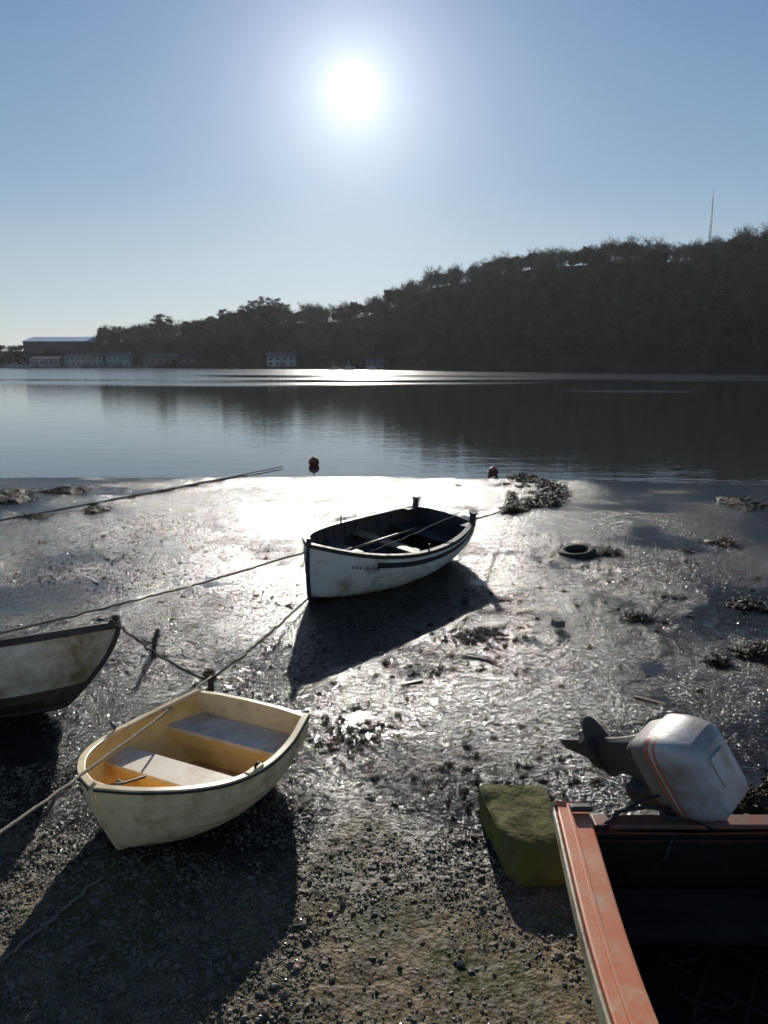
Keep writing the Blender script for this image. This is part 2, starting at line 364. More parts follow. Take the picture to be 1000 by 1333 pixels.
for x,y,s in((-128,300,1.1),(-135,296,1),(-142,303,1.2),(-120,306,.8),(-11,246,.8),(-4,248,.7),(-16,250,.7)): small_boat(x,y,s)

e=empty('radio_mast'); steel=mat('galvanised_steel',(.3,.3,.3),rough=.5,metal=.4)
mx_,my_=132,330; z0=35; z1=67
for a in range(3):
    tube('leg_%d'%a,[(mx_+.8*math.cos(a*2.094),my_+.8*math.sin(a*2.094),z0),(mx_+.25*math.cos(a*2.094),my_+.25*math.sin(a*2.094),z1)],.09,steel,e,n=4)
for i in range(16):
    za=z0+i*2;zb=za+2; r1=.8-.55*i/16; r2=.8-.55*(i+1)/16
    for a in range(3):
        tube('brace',[(mx_+r1*math.cos(a*2.094),my_+r1*math.sin(a*2.094),za),(mx_+r2*math.cos((a+1)*2.094),my_+r2*math.sin((a+1)*2.094),zb)],.05,steel,e,n=3)
tube('antenna',[(mx_,my_,z1-.5),(mx_,my_,z1+3)],.07,steel,e,n=4)

# ------------------------------------------------------------------ hull builder
def herm(xs,ys_):
    xs=np.array(xs,float);ys_=np.array(ys_,float); mm=np.gradient(ys_,xs)
    def f(x):
        x=min(max(x,xs[0]),xs[-1]); i=int(min(max(np.searchsorted(xs,x)-1,0),len(xs)-2)); h_=xs[i+1]-xs[i]; t=(x-xs[i])/h_
        return float((2*t**3-3*t*t+1)*ys_[i]+(t**3-2*t*t+t)*h_*mm[i]+(-2*t**3+3*t*t)*ys_[i+1]+(t**3-t*t)*h_*mm[i+1])
    return f
class Hull:
    def __init__(s,L,beam,sheer,keel,rake=.25,ns=7,lap=.012,e=.75,mx=.75,th=.03):
        s.L=L;s.beam=herm(*beam);s.sheer=herm(*sheer);s.keel=herm(*keel);s.rake=rake;s.ns=ns;s.lap=lap;s.e=e;s.mx=mx;s.th=th
    def pt(s,f,t,off=0.,inner=0.):
        b_=max(s.beam(f)-inner,.004); zs=s.sheer(f); zk=s.keel(f)+inner*1.2
        a=t*pi/2; y=b_*math.sin(a)**s.e+off*min(1,b_/.15); q=(1-math.cos(a))*s.mx+t*(1-s.mx); z=zk+(zs-zk)*q
        x=f*s.L-s.rake*f**5*(1-q)**1.6-inner*f**8*2
        return x,y,z
    def half(s,f,z,inner):
        lo_,hi=0.,1.
        for _ in range(18):
            m_=(lo_+hi)/2
            if s.pt(f,m_,0,inner)[2]<z: lo_=m_
            else: hi=m_
        return s.pt(f,lo_,0,inner)[1],lo_
    def shell(s,name,mats,rowmat,parent,inner=False,N=44):
        V=[];F=[];fm=[]
        rows=[]
        if inner: rows=[(i/12,0.) for i in range(13)]
        else:
            for i in range(s.ns): rows+=[(i/s.ns,s.lap if i else 0.),((i+1)/s.ns,0.)]
        R=len(rows)
        for sg in(1,-1):
            k0=len(V)
            for j in range(N+1):
                f=1-(1-j/N)**1.25
                if inner: f*=.965
                for t,o_ in rows:
                    x,y,z=s.pt(f,t,o_,s.th if inner else 0); V.append((x,sg*y,z))
            for j in range(N):
                for r in range(R-1):
                    q=(k0+j*R+r,k0+(j+1)*R+r,k0+(j+1)*R+r+1,k0+j*R+r+1)
                    if (sg<0)^inner: q=q[::-1]
                    F.append(q); fm.append(rowmat(r//2 if not inner else 0,j/N) if rowmat else 0)
        o=newmesh(name,V,F,mats,fm,True,parent)
        md=o.modifiers.new('es','EDGE_SPLIT'); md.split_angle=math.radians(35)
        return o
    def rail(s,name,m_,parent,yo,yi,zt,zb,f0=0.,f1=1.,N=50,bev=.004):
        for sg in(1,-1):
            V=[];F=[]
            for j in range(N+1):
                f=f0+(f1-f0)*(1-(1-j/N)**1.3); x,y,z=s.pt(f,1.); e_=.004
                x2,y2,_=s.pt(max(f-e_,0),1.); x3,y3,_=s.pt(min(f+e_,1),1.); tx,ty=x3-x2,y3-y2; l=math.hypot(tx,ty); nx_,ny_=-ty/l,tx/l
                def P(o_,zz):
                    yy=max(y+ny_*o_,.0) ; return (x+nx_*o_,sg*yy,z+zz)
                V+=[P(yo,zb),P(yo,zt),P(-yi,zt),P(-yi,zb)]
            for j in range(N):
                for r in range(4):
                    q=(j*4+r,j*4+(r+1)%4,(j+1)*4+(r+1)%4,(j+1)*4+r); F.append(q if sg<0 else q[::-1])
            F.append((0,1,2,3)); F.append((N*4+3,N*4+2,N*4+1,N*4))
            o=newmesh(name,V,F,[m_],parent=parent)
            if bev: bb=o.modifiers.new('b','BEVEL'); bb.width=bev; bb.segments=2
    def stem(s,name,m_,parent,r=.02,out=.008):
        pts=[s.pt(1,t) for t in np.linspace(1,0,10)]; pts=[(x+out,0,z) for x,y,z in pts]
        pts+=[(s.pt(f,0)[0],0,s.keel(f)-.008) for f in np.linspace(.96,.02,14)]
        tube(name,pts,r,m_,parent,n=8)
    def transom(s,name,m_,parent,th=.035,top=.0,zmax=None,inset=.985):
        ring=[s.pt(0,i/14) for i in range(15)]
        if zmax: ring=[(x,y,min(z,zmax)) for x,y,z in ring]
        prof=[(y*inset,z) for x,y,z in ring]; full=[(-y,z) for y,z in prof[::-1]]+prof[1:]
        full=full+[(full[-1][0]*.55,full[-1][1]+top),(0,full[-1][1]+top*1.3),(-full[-1][0]*.55,full[-1][1]+top)]
        n=len(full)
        V=[(.001,y,z) for i,(y,z) in enumerate(full)]+[(th,y,z) for i,(y,z) in enumerate(full)]
        F=[tuple(range(n)),tuple(range(2*n-1,n-1,-1))]+[(i,n+i,n+(i+1)%n,(i+1)%n) for i in range(n)]
        return newmesh(name,V,F,[m_],parent=parent)
    def seat(s,name,mt,mf,parent,f0,f1,z,boxed=True,th=.03,zb=None,N=6,ext=1.):
        V=[];F=[];fm=[];inn=s.th+.001
        hs=[]
        for j in range(N+1):
            f=f0+(f1-f0)*j/N; y,t=s.half(f,z,inn); hs.append((s.pt(f,t,0,inn)[0],y*ext))
        for x,y in hs: V+=[(x,-y,z),(x,y,z),(x,-y,z-th),(x,y,z-th)]
        for j in range(N):
            a=j*4;c=a+4; F+=[(a,c,c+1,a+1),(a+2,a+3,c+3,c+2)]; fm+=[0,0]
        e_=N*4; F+=[(0,1,3,2),(e_,e_+2,e_+3,e_+1)]; fm+=[0,0]
        if boxed:
            for f,sg in((f0+.01,1),(f1-.01,-1)):
                if f>.9: continue
                _,t=s.half(f,z-th,inn); pr=[s.pt(f,t*i/8,0,inn) for i in range(9)]
                k=len(V); pts=[(xx,-y,zz) for xx,y,zz in pr[::-1]]+[(xx,y,zz) for xx,y,zz in pr[1:]]
                V+=pts; F.append(tuple(range(k,k+len(pts)))[::sg]); fm.append(1)
        o=newmesh(name,V,F,[mt,mf],fm,parent=parent); return o

black=mat('black_rubber',(.02,.02,.02),(.03,.028,.025),rough=.5)
# ---- yellow/cream dinghy
cream=mat('cream_gelcoat',(.88,.70,.40),(.80,.61,.33),rough=.38,scale=4,stain=(.42,.28,.13),stain_amt=.26,stain_scale=5,bump=.05)
ochre=mat('ochre_interior',(.95,.68,.27),(.90,.60,.20),rough=.5,scale=3,stain=(.60,.35,.11),stain_amt=.28,stain_scale=4,bump=.05)  # ochre brightened to stand in for bounce and sun glowing through the hull
seatw=mat('weathered_white_seat',(.86,.78,.62),(.74,.66,.50),rough=.5,scale=5,stain=(.48,.35,.19),stain_amt=.3,bump=.04)
dirt=mat('dirty_bilge',(.60,.37,.14),(.36,.21,.08),rough=.5,scale=7,bump=.2)
D=empty('dinghy',(-1.05,5.79,gz(-1.4,5.2)-.01),(math.radians(1.5),math.radians(0),math.atan2(-1.4,-.76)))
Hd=Hull(1.58,([0,.25,.5,.7,.85,.95,1],[.55,.655,.675,.58,.40,.19,.015]),([0,.3,.6,1],[.515,.465,.475,.58]),([0,.3,.7,1],[.06,.0,.0,.08]),rake=.16,ns=7,lap=.011,e=.62,mx=.72,th=.022)
Hd.shell('hull',[cream],None,D); Hd.shell('inner_hull',[ochre],None,D,inner=True)
Hd.transom('transom',cream,D,th=.04,top=.02)
Hd.rail('gunwale',cream,D,.010,.04,.016,-.012); Hd.rail('rubbing_strake',black,D,.018,-.008,.006,-.010)
Hd.seat('stern_seat',seatw,ochre,D,.03,.22,.34); Hd.seat('thwart',seatw,ochre,D,.46,.62,.33); Hd.seat('bow_seat',seatw,ochre,D,.84,.945,.42)
Hd.seat('floor',dirt,dirt,D,.03,.86,.09,boxed=False,th=.01,N=12)
Hd.stem('stem',cream,D,.014,.004)
for sg in(1,-1):
    tube('rowlock',[(.80,sg*.66,.47),(.80,sg*.66,.51),(.80,sg*.69,.54)],.012,black,D); box('rowlock_block',(.80,sg*.65,.478),(.16,.05,.03),cream,D,bev=.008)
tube('painter',[(1.50,.04,.57),(1.42,.1,.56),(1.40,.02,.55),(1.3,-.05,.46),(1.15,.0,.445)],.009,black,D)

# ---- centre rowing boat
white=mat('white_boat_paint',(.78,.74,.64),(.66,.62,.52),rough=.42,scale=4,stain=(.32,.26,.16),stain_amt=.22,stain_scale=4)
navy=mat('dark_paint_and_shade',(.025,.028,.03),(.04,.04,.04),rough=.45,scale=5)
darkwood=mat('dark_weathered_wood',(.06,.043,.03),(.03,.023,.018),rough=.6,scale=8,bump=.3)
tan=mat('tan_wood',(.30,.20,.11),(.2,.13,.07),rough=.55,scale=10)
B=empty('rowing_boat',(.93,12.66,gz(0,11.4)-.03),(math.radians(-7.5),math.radians(0),math.atan2(-2.66,-1.98)))
Hb=Hull(3.36,([0,.2,.45,.68,.85,.95,1],[.58,.76,.84,.74,.49,.22,.02]),([0,.3,.6,.85,1],[.74,.66,.67,.76,.86]),([0,.3,.8,1],[.10,.0,.0,.06]),rake=.12,ns=12,lap=.010,e=.62,mx=.72,th=.03)
Hb.shell('hull',[white,navy],lambda r,f:1 if (r<=1 or (r==10 and f<.70)) else 0,B); Hb.shell('inner_hull',[darkwood],None,B,inner=True)  # lowest strakes dark for shade under the hull; the upper stripe is paint
Hb.transom('transom',navy,B,top=.03)
Hb.rail('gunwale',darkwood,B,.02,.06,.025,-.03)
Hb.seat('stern_seat',darkwood,darkwood,B,.03,.18,.48,boxed=False); Hb.seat('thwart',tan,darkwood,B,.36,.43,.47,boxed=False); Hb.seat('forward_thwart',darkwood,darkwood,B,.62,.69,.5,boxed=False)
Hb.seat('foredeck',darkwood,darkwood,B,.86,.95,.70,boxed=False); Hb.seat('floor',darkwood,darkwood,B,.03,.9,.13,boxed=False,N=12)
Hb.stem('stem_and_keel',navy,B,.028,.01)
box('stem_head',(3.37,0,.90),(.06,.05,.12),navy,B,bev=.012)
for i in range(11):
    f=.08+.08*i
    for sg in(1,-1):
        tube('rib',[tuple(a*bq for a,bq in zip(Hb.pt(f,t/8,0,.035),(1,sg,1))) for t in range(9)],.012,darkwood,B)
for sg in(1,-1):
    box('quarter_post',(.06,sg*.56,.81),(.08,.08,.2),navy,B,bev=.02); box('post_cap',(.06,sg*.56,.90),(.12,.11,.03),navy,B,bev=.01); box('quarter_knee',(.2,sg*.56,.72),(.3,.12,.04),darkwood,B,bev=.01)
    tube('rowlock',[(1.7,sg*.82,.68),(1.7,sg*.82,.78)],.015,black,B)
tube('oar',[(.5,-.2,.53),(2.6,-.1,.56)],.02,tan,B)
random.seed(21)
for i in range(9):
    f=.875-.013*i
    if i==3: continue
    for k in range(2):
        t0=.80; t1=.845; a=Hb.pt(f+random.uniform(-.004,.004),t0,.004); b_=Hb.pt(f+random.uniform(-.004,.004),t1,.004)
        tube('name_lettering',[(a[0],a[1]+.010,a[2]),((a[0]+b_[0])/2+random.uniform(-.012,.012),(a[1]+b_[1])/2+.010,(a[2]+b_[2])/2),(b_[0],b_[1]+.010,b_[2])],.004,navy,B,n=4)
random.seed(5)

# ---- left boat
brown=mat('fouled_bottom',(.05,.04,.03),(.12,.09,.055),rough=.8,scale=8,bump=.4)
Lb=empty('beached_boat',(-6.1,6.35,.0),(math.radians(-17),0,math.radians(5)))
Hl=Hull(3.65,([0,.25,.5,.7,.85,.95,1],[.6,.78,.82,.70,.46,.22,.02]),([0,.3,.7,1],[.70,.64,.68,.82]),([0,.3,.75,1],[.06,.0,.02,.10]),rake=.46,ns=7,lap=.004,e=.6,mx=.75,th=.03)
white2=mat('dirty_white_paint',(.78,.71,.56),(.60,.54,.40),rough=.45,scale=3,stain=(.26,.18,.09),stain_amt=.40,stain_scale=2.5)
Hl.shell('hull',[white2,brown],lambda r,f:1 if r<=2 else 0,Lb); Hl.shell('inner_hull',[darkwood],None,Lb,inner=True); Hl.transom('transom',white2,Lb,top=.02)
Hl.rail('gunwale',darkwood,Lb,.03,.05,.02,-.045)
Hl.seat('thwart',darkwood,darkwood,Lb,.45,.53,.48,boxed=False); Hl.seat('foredeck',darkwood,darkwood,Lb,.84,.95,.70,boxed=False)
Hl.stem('stem_and_keel',darkwood,Lb,.028,.01)
tube('cleat',[(3.5,-.08,.86),(3.5,.08,.86)],.018,black,Lb); box('stem_head',(3.63,0,.85),(.06,.05,.1),darkwood,Lb,bev=.012)

# ---- orange motor boat
orange=mat('faded_orange_gelcoat',(.74,.20,.075),(.66,.24,.11),rough=.4,scale=3,stain=(.62,.42,.24),stain_amt=.28,stain_scale=5,bump=.05)
palehull=mat('pale_yellow_hull',(.62,.55,.38),(.50,.42,.25),rough=.45,scale=5,stain=(.18,.13,.07),stain_amt=.4)
inner=mat('shade_dark_interior',(.035,.026,.018),(.015,.013,.010),rough=.9,scale=4,bump=.3,spec=.2)  # brown darkened to carry the shade cast inside by motor and transom
redp=mat('faded_red_paint',(.34,.10,.06),(.24,.08,.05),rough=.5,scale=6,stain=(.13,.08,.05),stain_amt=.45)
O=empty('motor_boat',(1.70,3.90,.03),(0,0,-pi/2))
Ho=Hull(3.9,([0,.35,.6,.8,.93,1],[.75,.84,.82,.6,.28,.03]),([0,.4,1],[.74,.72,.86]),([0,.5,1],[.04,.0,.1]),rake=.4,ns=3,lap=.01,e=.45,mx=.6,th=.04)
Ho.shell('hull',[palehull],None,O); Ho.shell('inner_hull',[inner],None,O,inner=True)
Ho.transom('transom',redp,O,th=.045,top=-.04,zmax=.66)
Ho.seat('transom_shade_sheet',inner,inner,O,.013,.0135,.60,boxed=True)  # sheet added to darken the transom's inner face like the shaded interior
Ho.rail('side_deck',orange,O,.0,.17,.022,-.03,bev=.012); Ho.rail('deck_bead',orange,O,-.055,.075,.034,.012,bev=.006); Ho.rail('rubbing_strake',palehull,O,.024,-.004,.018,-.06,bev=.01)
box('transom_cap',(.03,0,.665),(.11,1.10,.03),redp,O,bev=.01); box('motor_pad',(-.02,.02,.58),(.10,.34,.24),darkwood,O,bev=.01)
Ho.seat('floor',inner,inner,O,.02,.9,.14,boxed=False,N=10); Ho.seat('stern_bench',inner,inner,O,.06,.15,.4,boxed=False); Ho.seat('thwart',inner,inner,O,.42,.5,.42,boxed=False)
ropedk=mat('weedy_rope_fibre',(.05,.04,.028),(.08,.065,.04),rough=.9,scale=40,spec=.2)
for i in range(4):
    pts=[Vector((random.uniform(.2,1.2),random.uniform(-.5,.5),.17)) for _ in range(4)]
    cp=[]
    for q in range(len(pts)-1):
        for j in range(8):
            t=j/8; cp.append(pts[q].lerp(pts[q+1],t*t*(3-2*t))+Vector((.08*math.sin(q*3+t*6),.08*math.cos(q*2+t*6),0)))
    tube('loose_line',cp,.008,ropedk,O)
tube('fuel_hose',[(.10,-.50,.66),(.02,-.42,.72),(.0,-.25,.74),(.03,-.05,.72),(.1,.1,.66)],.010,black,O)
tube('control_cable',[(.10,-.55,.66),(.0,-.40,.70),(-.06,-.22,.76),(-.05,-.05,.80)],.008,black,O)
box('deck_cleat',(.08,-.63,.785),(.05,.12,.03),black,O,bev=.01)

# ---- outboard motor
A=Vector((.42,-.72,.28)).normalized(); up=Vector((0,0,1)); xa=(up-A*up.dot(A)).normalized(); ya=A.cross(xa)
ro=math.radians(24); xa,ya=(xa*math.cos(ro)+ya*math.sin(ro)),(ya*math.cos(ro)-xa*math.sin(ro))
M=empty('outboard_motor'); Mx=Matrix((xa,ya,A)).transposed().to_4x4()@Matrix.Scale(1.30,4); Mx.translation=Vector((1.63,4.00,.97)); M.matrix_world=Mx
cw=mat('cowl_grey_white',(.42,.42,.42),(.30,.305,.31),rough=.42,scale=3,stain=(.22,.18,.13),stain_amt=.34,stain_scale=5)
cs=mat('cowl_stripe_red',(.50,.13,.06),(.40,.13,.07),rough=.4); cb=mat('cowl_stripe_cream',(.60,.54,.42),rough=.4); dk=mat('motor_leg_dark',(.035,.036,.036),(.07,.065,.055),rough=.65,scale=8,spec=.3)
cg=mat('cowl_lower_grey',(.20,.19,.17),(.13,.12,.11),rough=.5,scale=6,stain=(.3,.12,.06),stain_amt=.25)
def loft(name,rings,mats,fm,parent,n=28,p=3.2):
    V=[];F=[];mi=[]
    for (z,rx,ry,cx,cy) in rings:
        for k in range(n):
            a=2*pi*k/n; c_,s_=math.cos(a),math.sin(a)
            V.append((cx+rx*math.copysign(abs(c_)**(2/p),c_),cy+ry*math.copysign(abs(s_)**(2/p),s_),z))
    for j in range(len(rings)-1):
        for k in range(n): F.append((j*n+k,j*n+(k+1)%n,(j+1)*n+(k+1)%n,(j+1)*n+k)); mi.append(fm[j])
    F.append(tuple(range(n))[::-1]); mi.append(fm[0]); F.append(tuple((len(rings)-1)*n+k for k in range(n))); mi.append(fm[-1])
    o=newmesh(name,V,F,mats,mi,True,parent); md=o.modifiers.new('es','EDGE_SPLIT'); md.split_angle=math.radians(22); return o
loft('cowl',[(-.16,.12,.075,0,0),(-.09,.165,.11,.0,0),(.0,.185,.125,0,0),(.008,.198,.135,0,0),(.020,.20,.137,0,0),(.022,.20,.137,0,0),(.046,.20,.137,0,0),(.054,.20,.137,0,0),(.064,.20,.137,0,0),(.078,.20,.137,0,0),(.10,.20,.137,0,0),(.16,.192,.130,-.0,0),(.215,.178,.118,-.004,0),(.25,.142,.088,-.006,0),(.258,.12,.07,-.008,0)],[cw,cs,cb,dk,cg],[3,4,4,4,0,1,2,0,1,0,0,0,0,0],M,n=44,p=5.5)
box('cowl_panel',(.03,0,.262),(.14,.09,.010),cw,M,bev=.004)
box('side_badge',(.02,-.1355,.135),(.16,.004,.022),cs,M,bev=.001)
box('pull_start_handle',(-.17,0,.15),(.05,.09,.03),dk,M,bev=.01)
loft('leg',[(-.12,.14,.085,0,0),(-.20,.12,.065,0,0),(-.30,.10,.045,0,0),(-.40,.095,.032,.0,0),(-.47,.09,.026,.01,0)],[dk],[0]*4,M,n=16,p=2)
loft('cavitation_plate',[(-.41,.17,.065,.04,0),(-.42,.17,.065,.04,0)],[dk],[0],M,n=20,p=2.0)
GZ=-.50
tube('gearcase',[(-.10,0,GZ),(-.07,0,GZ),(0,0,GZ),(.07,0,GZ),(.12,0,GZ)],[.010,.028,.034,.028,.015],dk,M,n=12)
newmesh('skeg',[(-.06,-.006,GZ),(.07,-.006,GZ),(.05,-.004,GZ-.20),(.0,-.004,GZ-.19),(-.06,.006,GZ),(.07,.006,GZ),(.05,.004,GZ-.20),(.0,.004,GZ-.19)],[(0,1,2,3),(7,6,5,4),(0,3,7,4),(1,5,6,2),(2,6,7,3)],[dk],parent=M)
ppm=mat('propeller_paint',(.03,.03,.03),rough=.9,bump=0,spec=.1)
for k in range(3):
    a=k*2.094+.9; c_,s_=math.cos(a),math.sin(a); V=[]
    for r,wd in((.02,.015),(.05,.03),(.075,.032),(.088,.012)):
        for sg in(-1,1): V.append((.12+sg*wd*.45,c_*r-s_*sg*wd,GZ+s_*r+c_*sg*wd))
    newmesh('propeller_blade_%d'%k,V,[(0,1,3,2),(2,3,5,4),(4,5,7,6)],[ppm],parent=M)
box('clamp_bracket',(-.14,0,-.16),(.10,.2,.24),dk,M,bev=.015); tube('tiller',[(-.12,.03,-.05),(-.22,.10,-.03),(-.26,.3,.0)],.014,black,M)

# ---- mossy slab
moss=mat('mossy_concrete',(.13,.135,.022),(.25,.225,.055),rough=.9,scale=6,bump=.7,bscale=35,stain=(.09,.075,.035),stain_amt=.42,stain_scale=6,spec=.2)
V=[];F=[];n=34
for j in range(n+1):
    for i in range(n+1):
        a=i/n;bq=j/n
        k_=max(0,bq-.62)/.38
        y=4.97-bq*(.76-.12*(2*a-1)**4)
        x=.665+a*.46+.07*bq+(.5-a)*.05*bq
        z=.27-.05*bq-.13*k_**2.2-.015*sst(.93,1,a)-.015*(1-sst(0,.06,a))
        z+=(float(fbm(np.array(x*7),np.array(y*7),4,80))-.5)*.035
        V.append((x,y,z))
for j in range(n):
    for i in range(n): F.append((j*(n+1)+i,(j+1)*(n+1)+i,(j+1)*(n+1)+i+1,j*(n+1)+i+1))
bd=[(0,i) for i in range(n+1)]+[(j,n) for j in range(1,n+1)]+[(n,i) for i in range(n-1,-1,-1)]+[(j,0) for j in range(n-1,0,-1)]
bi=[j*(n+1)+i for j,i in bd]; k=len(V)
for q in bi: V.append((V[q][0]+(.93-V[q][0])*.05,V[q][1]+(4.6-V[q][1])*.08,-.05))
for a in range(len(bi)): bq=(a+1)%len(bi); F.append((bi[a],bi[bq],k+bq,k+a))
o=newmesh('mossy_concrete_slab',V,F,[moss],smooth=True); md=o.modifiers.new('es','EDGE_SPLIT'); md.split_angle=math.radians(50)

# ------------------------------------------------------------------ ropes, buoys, bits
ropem=mat('mooring_rope_fibre',(.30,.25,.17),(.15,.12,.08),rough=.9,scale=60,bump=.5,bscale=200)
rope('mooring_rope',(-1.62,6.85,.28),(-2.12,1.6,1.25),.04,.010,ropem,wob=.004)
rope('mooring_rope',(-1.6,6.8,.28),(-1.02,10.0,.05),.03,.013,ropedk)
rope('mooring_rope',(-1.0,9.95,.72),(-5.0,8.3,.03),.06,.010,ropedk)
rope('mooring_rope',(-3.1,23.6,-.02),(-8.3,14.2,.05),.03,.016,ropedk)
rope('mooring_rope',(-2.5,6.78,.86),(-2.5,8.05,.15),.05,.008,ropedk)
rope('mooring_rope',(-2.5,6.78,.86),(-1.7,7.0,.18),.05,.009,ropedk)
rope('mooring_rope',(1.35,12.5,.6),(3.0,17.3,.02),.06,.014,ropedk)
rope('mooring_rope',(1.40,12.4,.85),(-.2,10.6,.55),.03,.006,ropem)
rope('mooring_rope',(-2.3,3.0,.06),(-1.75,4.3,.04),.0,.010,ropem)
e=empty('mooring_stake',(-1.66,6.95,0)); tube('stake',[(0,0,-.1),(.01,0,.18),(.0,.02,.27)],[.035,.03,.03],darkwood,e); tube('rope_knot',[(.05*math.cos(a)*(1+.2*math.sin(a*2.3)),.05*math.sin(a),.2+.006*a) for a in np.linspace(0,18,60)],.013,ropedk,e)
e=empty('mooring_stake',(-2.55,8.1,0)); tube('stake',[(0,0,-.1),(.02,0,.16),(.07,.02,.30)],[.03,.026,.02],darkwood,e)
tube('lashing',[(.03*math.cos(a)+.02,.03*math.sin(a),.10+.005*a) for a in np.linspace(0,14,40)],.01,ropedk,e)
bo=mat('orange_buoy_plastic',(.48,.12,.04),(.36,.09,.03),rough=.5,stain=(.06,.04,.03),stain_amt=.45,stain_scale=5)
def buoy(x,y,r,z,m_):
    e=empty('mooring_buoy',(x,y,z)); bpy.ops.mesh.primitive_uv_sphere_add(radius=r,segments=28,ring_count=16); o=bpy.context.object; o.name='float'; o.scale=(1,1,.93); o.data.materials.append(m_); o.parent=e
    for p in o.data.polygons:p.use_smooth=True
    tube('collar',[(0,0,r*.85),(0,0,r*1.0)],r*.2,black,e,n=10); tube('ring',[(.04*math.cos(a),0,r*1.0+.03*math.sin(a)) for a in np.linspace(0,6.28,14)],.010,steel,e)
    tube('waterline_band',[(r*1.01*math.cos(a),r*1.01*math.sin(a),0) for a in np.linspace(0,6.28,28)],.015,black,e)
buoy(-2.2,24.2,.17,.04,bo); buoy(3.15,22.2,.15,.02,bo)

weed=mat('brown_seaweed',(.020,.015,.006),(.045,.030,.011),rough=.6,scale=15,bump=.3,spec=.12)
def weedclump(x,y,rx,ry,h,n=260,name='seaweed_clump',sz=.05,acc=None):
    V,F=acc if acc is not None else ([],[]); z0=gz(x,y)
    for _ in range(n):
        a=random.uniform(0,2*pi); r=math.sqrt(random.random())*(1+.25*math.sin(3*a+x)); px=x+rx*r*math.cos(a); py=y+ry*r*math.sin(a)
        pz=z0+h*max(0,1-r*r)*random.uniform(.1,1)+.004; th_=random.uniform(0,2*pi); l=sz*random.uniform(.6,2.2); wd=sz*random.uniform(.12,.35)
        k=len(V); dz=random.uniform(-.3,.5); tw=random.uniform(-.6,.6)
        for j in range(4):
            q=j/3; cx=px+math.cos(th_+tw*q)*l*q; cy=py+math.sin(th_+tw*q)*l*q; cz=max(z0+.003,pz+dz*l*math.sin(q*pi)*.8+random.uniform(-.2,.2)*sz)
            nx_,ny_=-math.sin(th_),math.cos(th_); ww=wd*(1-.5*q); tl=random.uniform(-.6,.6)
            V+=[(cx-nx_*ww,cy-ny_*ww,cz-tl*ww),(cx+nx_*ww,cy+ny_*ww,cz+tl*ww)]
        for j in range(3): F.append((k+2*j,k+2*j+1,k+2*j+3,k+2*j+2))
    k=len(V); nn=18
    for j in range(5):
        rr=1-j/5
        for i in range(nn):
            a=2*pi*i/nn; q=rr*(.9+.25*math.sin(3*a+x)+random.uniform(-.12,.12)); V.append((x+rx*q*math.cos(a),y+ry*q*math.sin(a),z0-.01+h*.6*(1-rr*rr)+random.uniform(0,h*.2)))
    for j in range(4):
        for i in range(nn): F.append((k+j*nn+i,k+j*nn+(i+1)%nn,k+(j+1)*nn+(i+1)%nn,k+(j+1)*nn+i))
    if acc is None: return newmesh(name,V,F,[weed])
for a in ((-9.2,18.3,.95,1.1,.18,600),(-8.0,19.3,.6,.55,.14,350),(-6.3,16.6,.3,.4,.09,160),(-7.3,15.9,.35,.25,.05,120),(8.2,17.4,.6,.9,.15,400),(8.9,17.0,.4,.4,.1,200),(6.05,13.5,.3,.35,.09,200),
          (4.85,9.9,.27,.3,.10,260),(4.2,8.2,.28,.24,.10,260),(3.6,7.9,.12,.14,.07,110),(3.2,9.4,.18,.16,.06,120),(3.75,12.8,.28,.3,.07,220),(5.2,12.9,.1,.1,.03,40),(2.68,5.2,.22,.18,.08,160),(3.1,5.4,.25,.2,.08,160)): weedclump(*a)
acc=([],[])
for i in range(40):
    t=i/39; cx=np.interp(t,[0,.3,.55,.8,1],[3.75,4.35,3.95,3.2,2.75]); cy=np.interp(t,[0,.3,.55,.8,1],[21.8,20.2,18.2,17.2,16.4])
    weedclump(cx+random.gauss(0,.14),cy+random.gauss(0,.3),random.uniform(.12,.3),random.uniform(.15,.4),.09,60,sz=.07,acc=acc)
for i in range(14): weedclump(3.2+random.gauss(0,.6),19.6+random.gauss(0,1.2),.1,.14,.05,25,acc=acc)
newmesh('seaweed_line',acc[0],acc[1],[weed])
acc=([],[])
for i in range(16):
    t=random.uniform(.15,.7); weedclump(-3.1-5.2*t,23.6-9.4*t,.10,.14,.04,20,acc=acc)
newmesh('seaweed_on_rope',acc[0],acc[1],[weed])
acc=([],[])
for (cx,cy,rx,ry,n_) in ((1.15,8.75,.55,.42,95),(1.15,8.75,.28,.22,45),(-.3,6.15,.30,.4,60),(-.2,6.3,.5,.3,25),(.2,7.9,.8,.7,30),(1.1,7.8,.8,.6,25),(3.9,4.9,.35,.3,50),(3.2,5.2,.5,.3,30),(2,9.5,3,2.5,60),(-2,9.5,2,2,40),(.5,6.2,2,1,60),(4,11,3,2,40),(-3.5,13,4,2,30),(1.0,5.3,1.2,.3,50)):
    for i in range(n_): weedclump(cx+random.gauss(0,rx*.5),cy+random.gauss(0,ry*.5),random.uniform(.012,.06),random.uniform(.012,.055),random.uniform(.012,.045),7,'d',.02,acc=acc)
newmesh('mud_debris',acc[0],acc[1],[weed])
e=empty('old_tyre',(3.27,12.75,-.02),(math.radians(4),math.radians(-7),0)); V=[];F=[]
R_,r_=.24,.07
for i in range(40):
    a=2*pi*i/40
    for j in range(12):
        t=2*pi*j/12; q=R_+r_*math.cos(t)*1.0; tr=.006*((i%2)*2-1) if math.cos(t)>.4 else 0
        V.append(((q+tr)*math.cos(a),(q+tr)*math.sin(a),r_*.85*math.sin(t)+.02))
for i in range(40):
    for j in range(12): F.append((i*12+j,((i+1)%40)*12+j,((i+1)%40)*12+(j+1)%12,i*12+(j+1)%12))
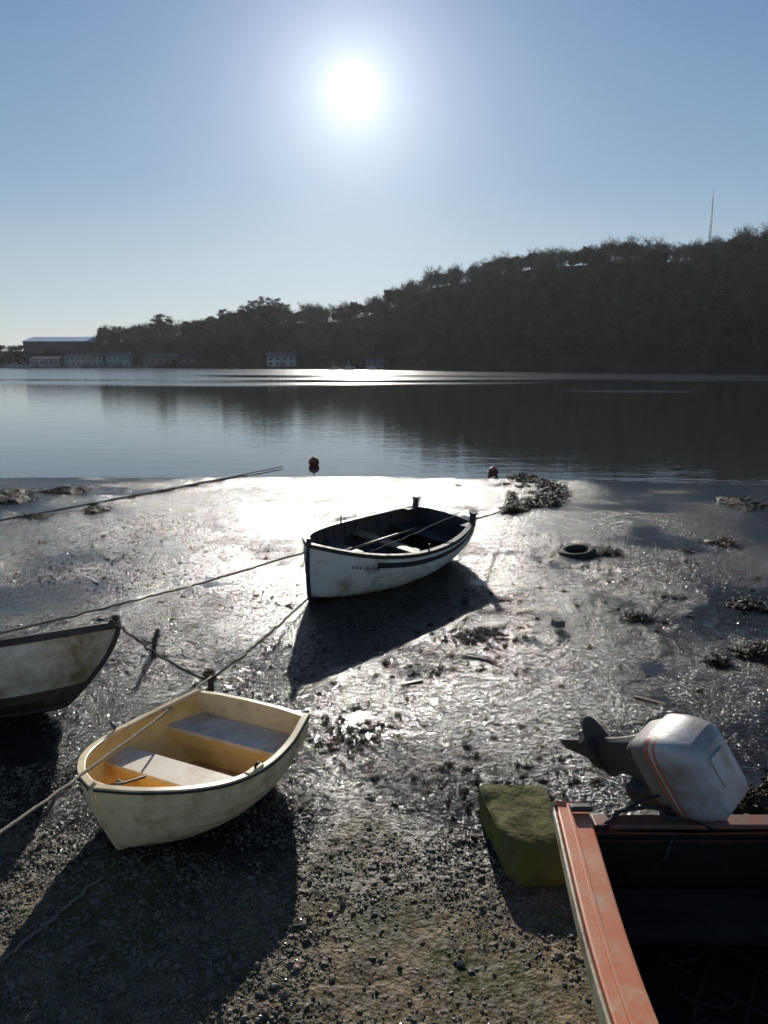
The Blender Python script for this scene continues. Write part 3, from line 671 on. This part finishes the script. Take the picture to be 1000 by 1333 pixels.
newmesh('tyre',V,F,[mat('muddy_tyre_rubber',(.025,.024,.022),(.05,.045,.035),rough=.8,bump=.3,spec=.2)],smooth=True,parent=e)
box('mooring_block',(2.12,9.0,.05),(.14,.12,.09),stone,None,rot=(0.05,.1,.3),bev=.02)
def plank(x,y,l,wd,r,m_=darkwood): box('driftwood_plank',(x,y,gz(x,y)+.008),(l,wd,.014),m_,None,rot=(0.02,.02,r),bev=.005)
plank(.28,7.35,.26,.03,.5,tan); plank(2.55,6.95,.3,.04,-.6,tan); plank(1.05,8.0,.35,.025,-.5)
rope('mooring_rope',(3.35,9.3,.01),(3.7,9.75,.12),0,.009,ropedk,n=8)

# pebbles
t_=(1+5**.5)/2
ico=np.array([(-1,t_,0),(1,t_,0),(-1,-t_,0),(1,-t_,0),(0,-1,t_),(0,1,t_),(0,-1,-t_),(0,1,-t_),(t_,0,-1),(t_,0,1),(-t_,0,-1),(-t_,0,1)])/1.9
icf=np.array([(0,11,5),(0,5,1),(0,1,7),(0,7,10),(0,10,11),(1,5,9),(5,11,4),(11,10,2),(10,7,6),(7,1,8),(3,9,4),(3,4,2),(3,2,6),(3,6,8),(3,8,9),(4,9,5),(2,4,11),(6,2,10),(8,6,7),(9,8,1)])
def pebbles(name,xs,ys2,sz,m_,flat=.55):
    n=len(xs); jj=np.clip(np.searchsorted(ys,ys2),0,ny-1)
    hw=np.maximum(ys[jj],2)*.9+4; ii=np.clip(np.round((np.sign(xs)*np.abs(xs/hw)**(1/1.35)+1)/2*(nx-1)).astype(int),0,nx-1); zz=H[jj,ii]
    V=ico[None]*(1+rng.uniform(-.28,.28,(n,12,1))); V=V*np.stack([rng.uniform(.6,1.2,n),rng.uniform(.6,1.2,n),rng.uniform(.35,.8,n)*flat/.55],-1)[:,None,:]*sz[:,None,None]
    a=rng.uniform(0,6.28,n); c_,s_=np.cos(a)[:,None],np.sin(a)[:,None]
    V=np.stack([V[...,0]*c_-V[...,1]*s_,V[...,0]*s_+V[...,1]*c_,V[...,2]],-1)+np.stack([xs,ys2,zz+sz*.10],-1)[:,None,:]
    F=(icf[None]+12*np.arange(n)[:,None,None]).reshape(-1,3)
    return npmesh(name,V.reshape(-1,3),F,m_,smooth=False)
stonem=mat('beach_stone',(.07,.056,.038),(.24,.19,.125),rough=.65,scale=9,bump=0,spec=.35)
wetst=mat('wet_mud_lump',(.03,.027,.022),(.06,.052,.04),rough=.3,scale=10,bump=0)
n=52000; yy=2.3+rng.power(1.0,n)*3.4; xx=rng.uniform(-1,1,n)*(yy*.62+.5); k=(fbm(xx*1.3,yy*1.3,4,90)+np.where(xx<-.5,.16,-.03)-(yy-4)*.06+rng.normal(0,.06,n))>.50; xx,yy=xx[k],yy[k]
pebbles('beach_pebbles',xx,yy,np.minimum(.0055*np.exp(rng.normal(0,.55,len(xx)))+.003,.032),stonem)
n=22000; yy=3+rng.power(1.2,n)*13; xx=rng.uniform(-1,1,n)*(yy*.6+.5); k=(fbm(xx*.9,yy*.9,4,96)+rng.normal(0,.05,n))>.56; xx,yy=xx[k],yy[k]
pebbles('mud_lumps',xx,yy,np.minimum(.006*np.exp(rng.normal(0,.5,len(xx)))+.003,.03),wetst)
print('done')
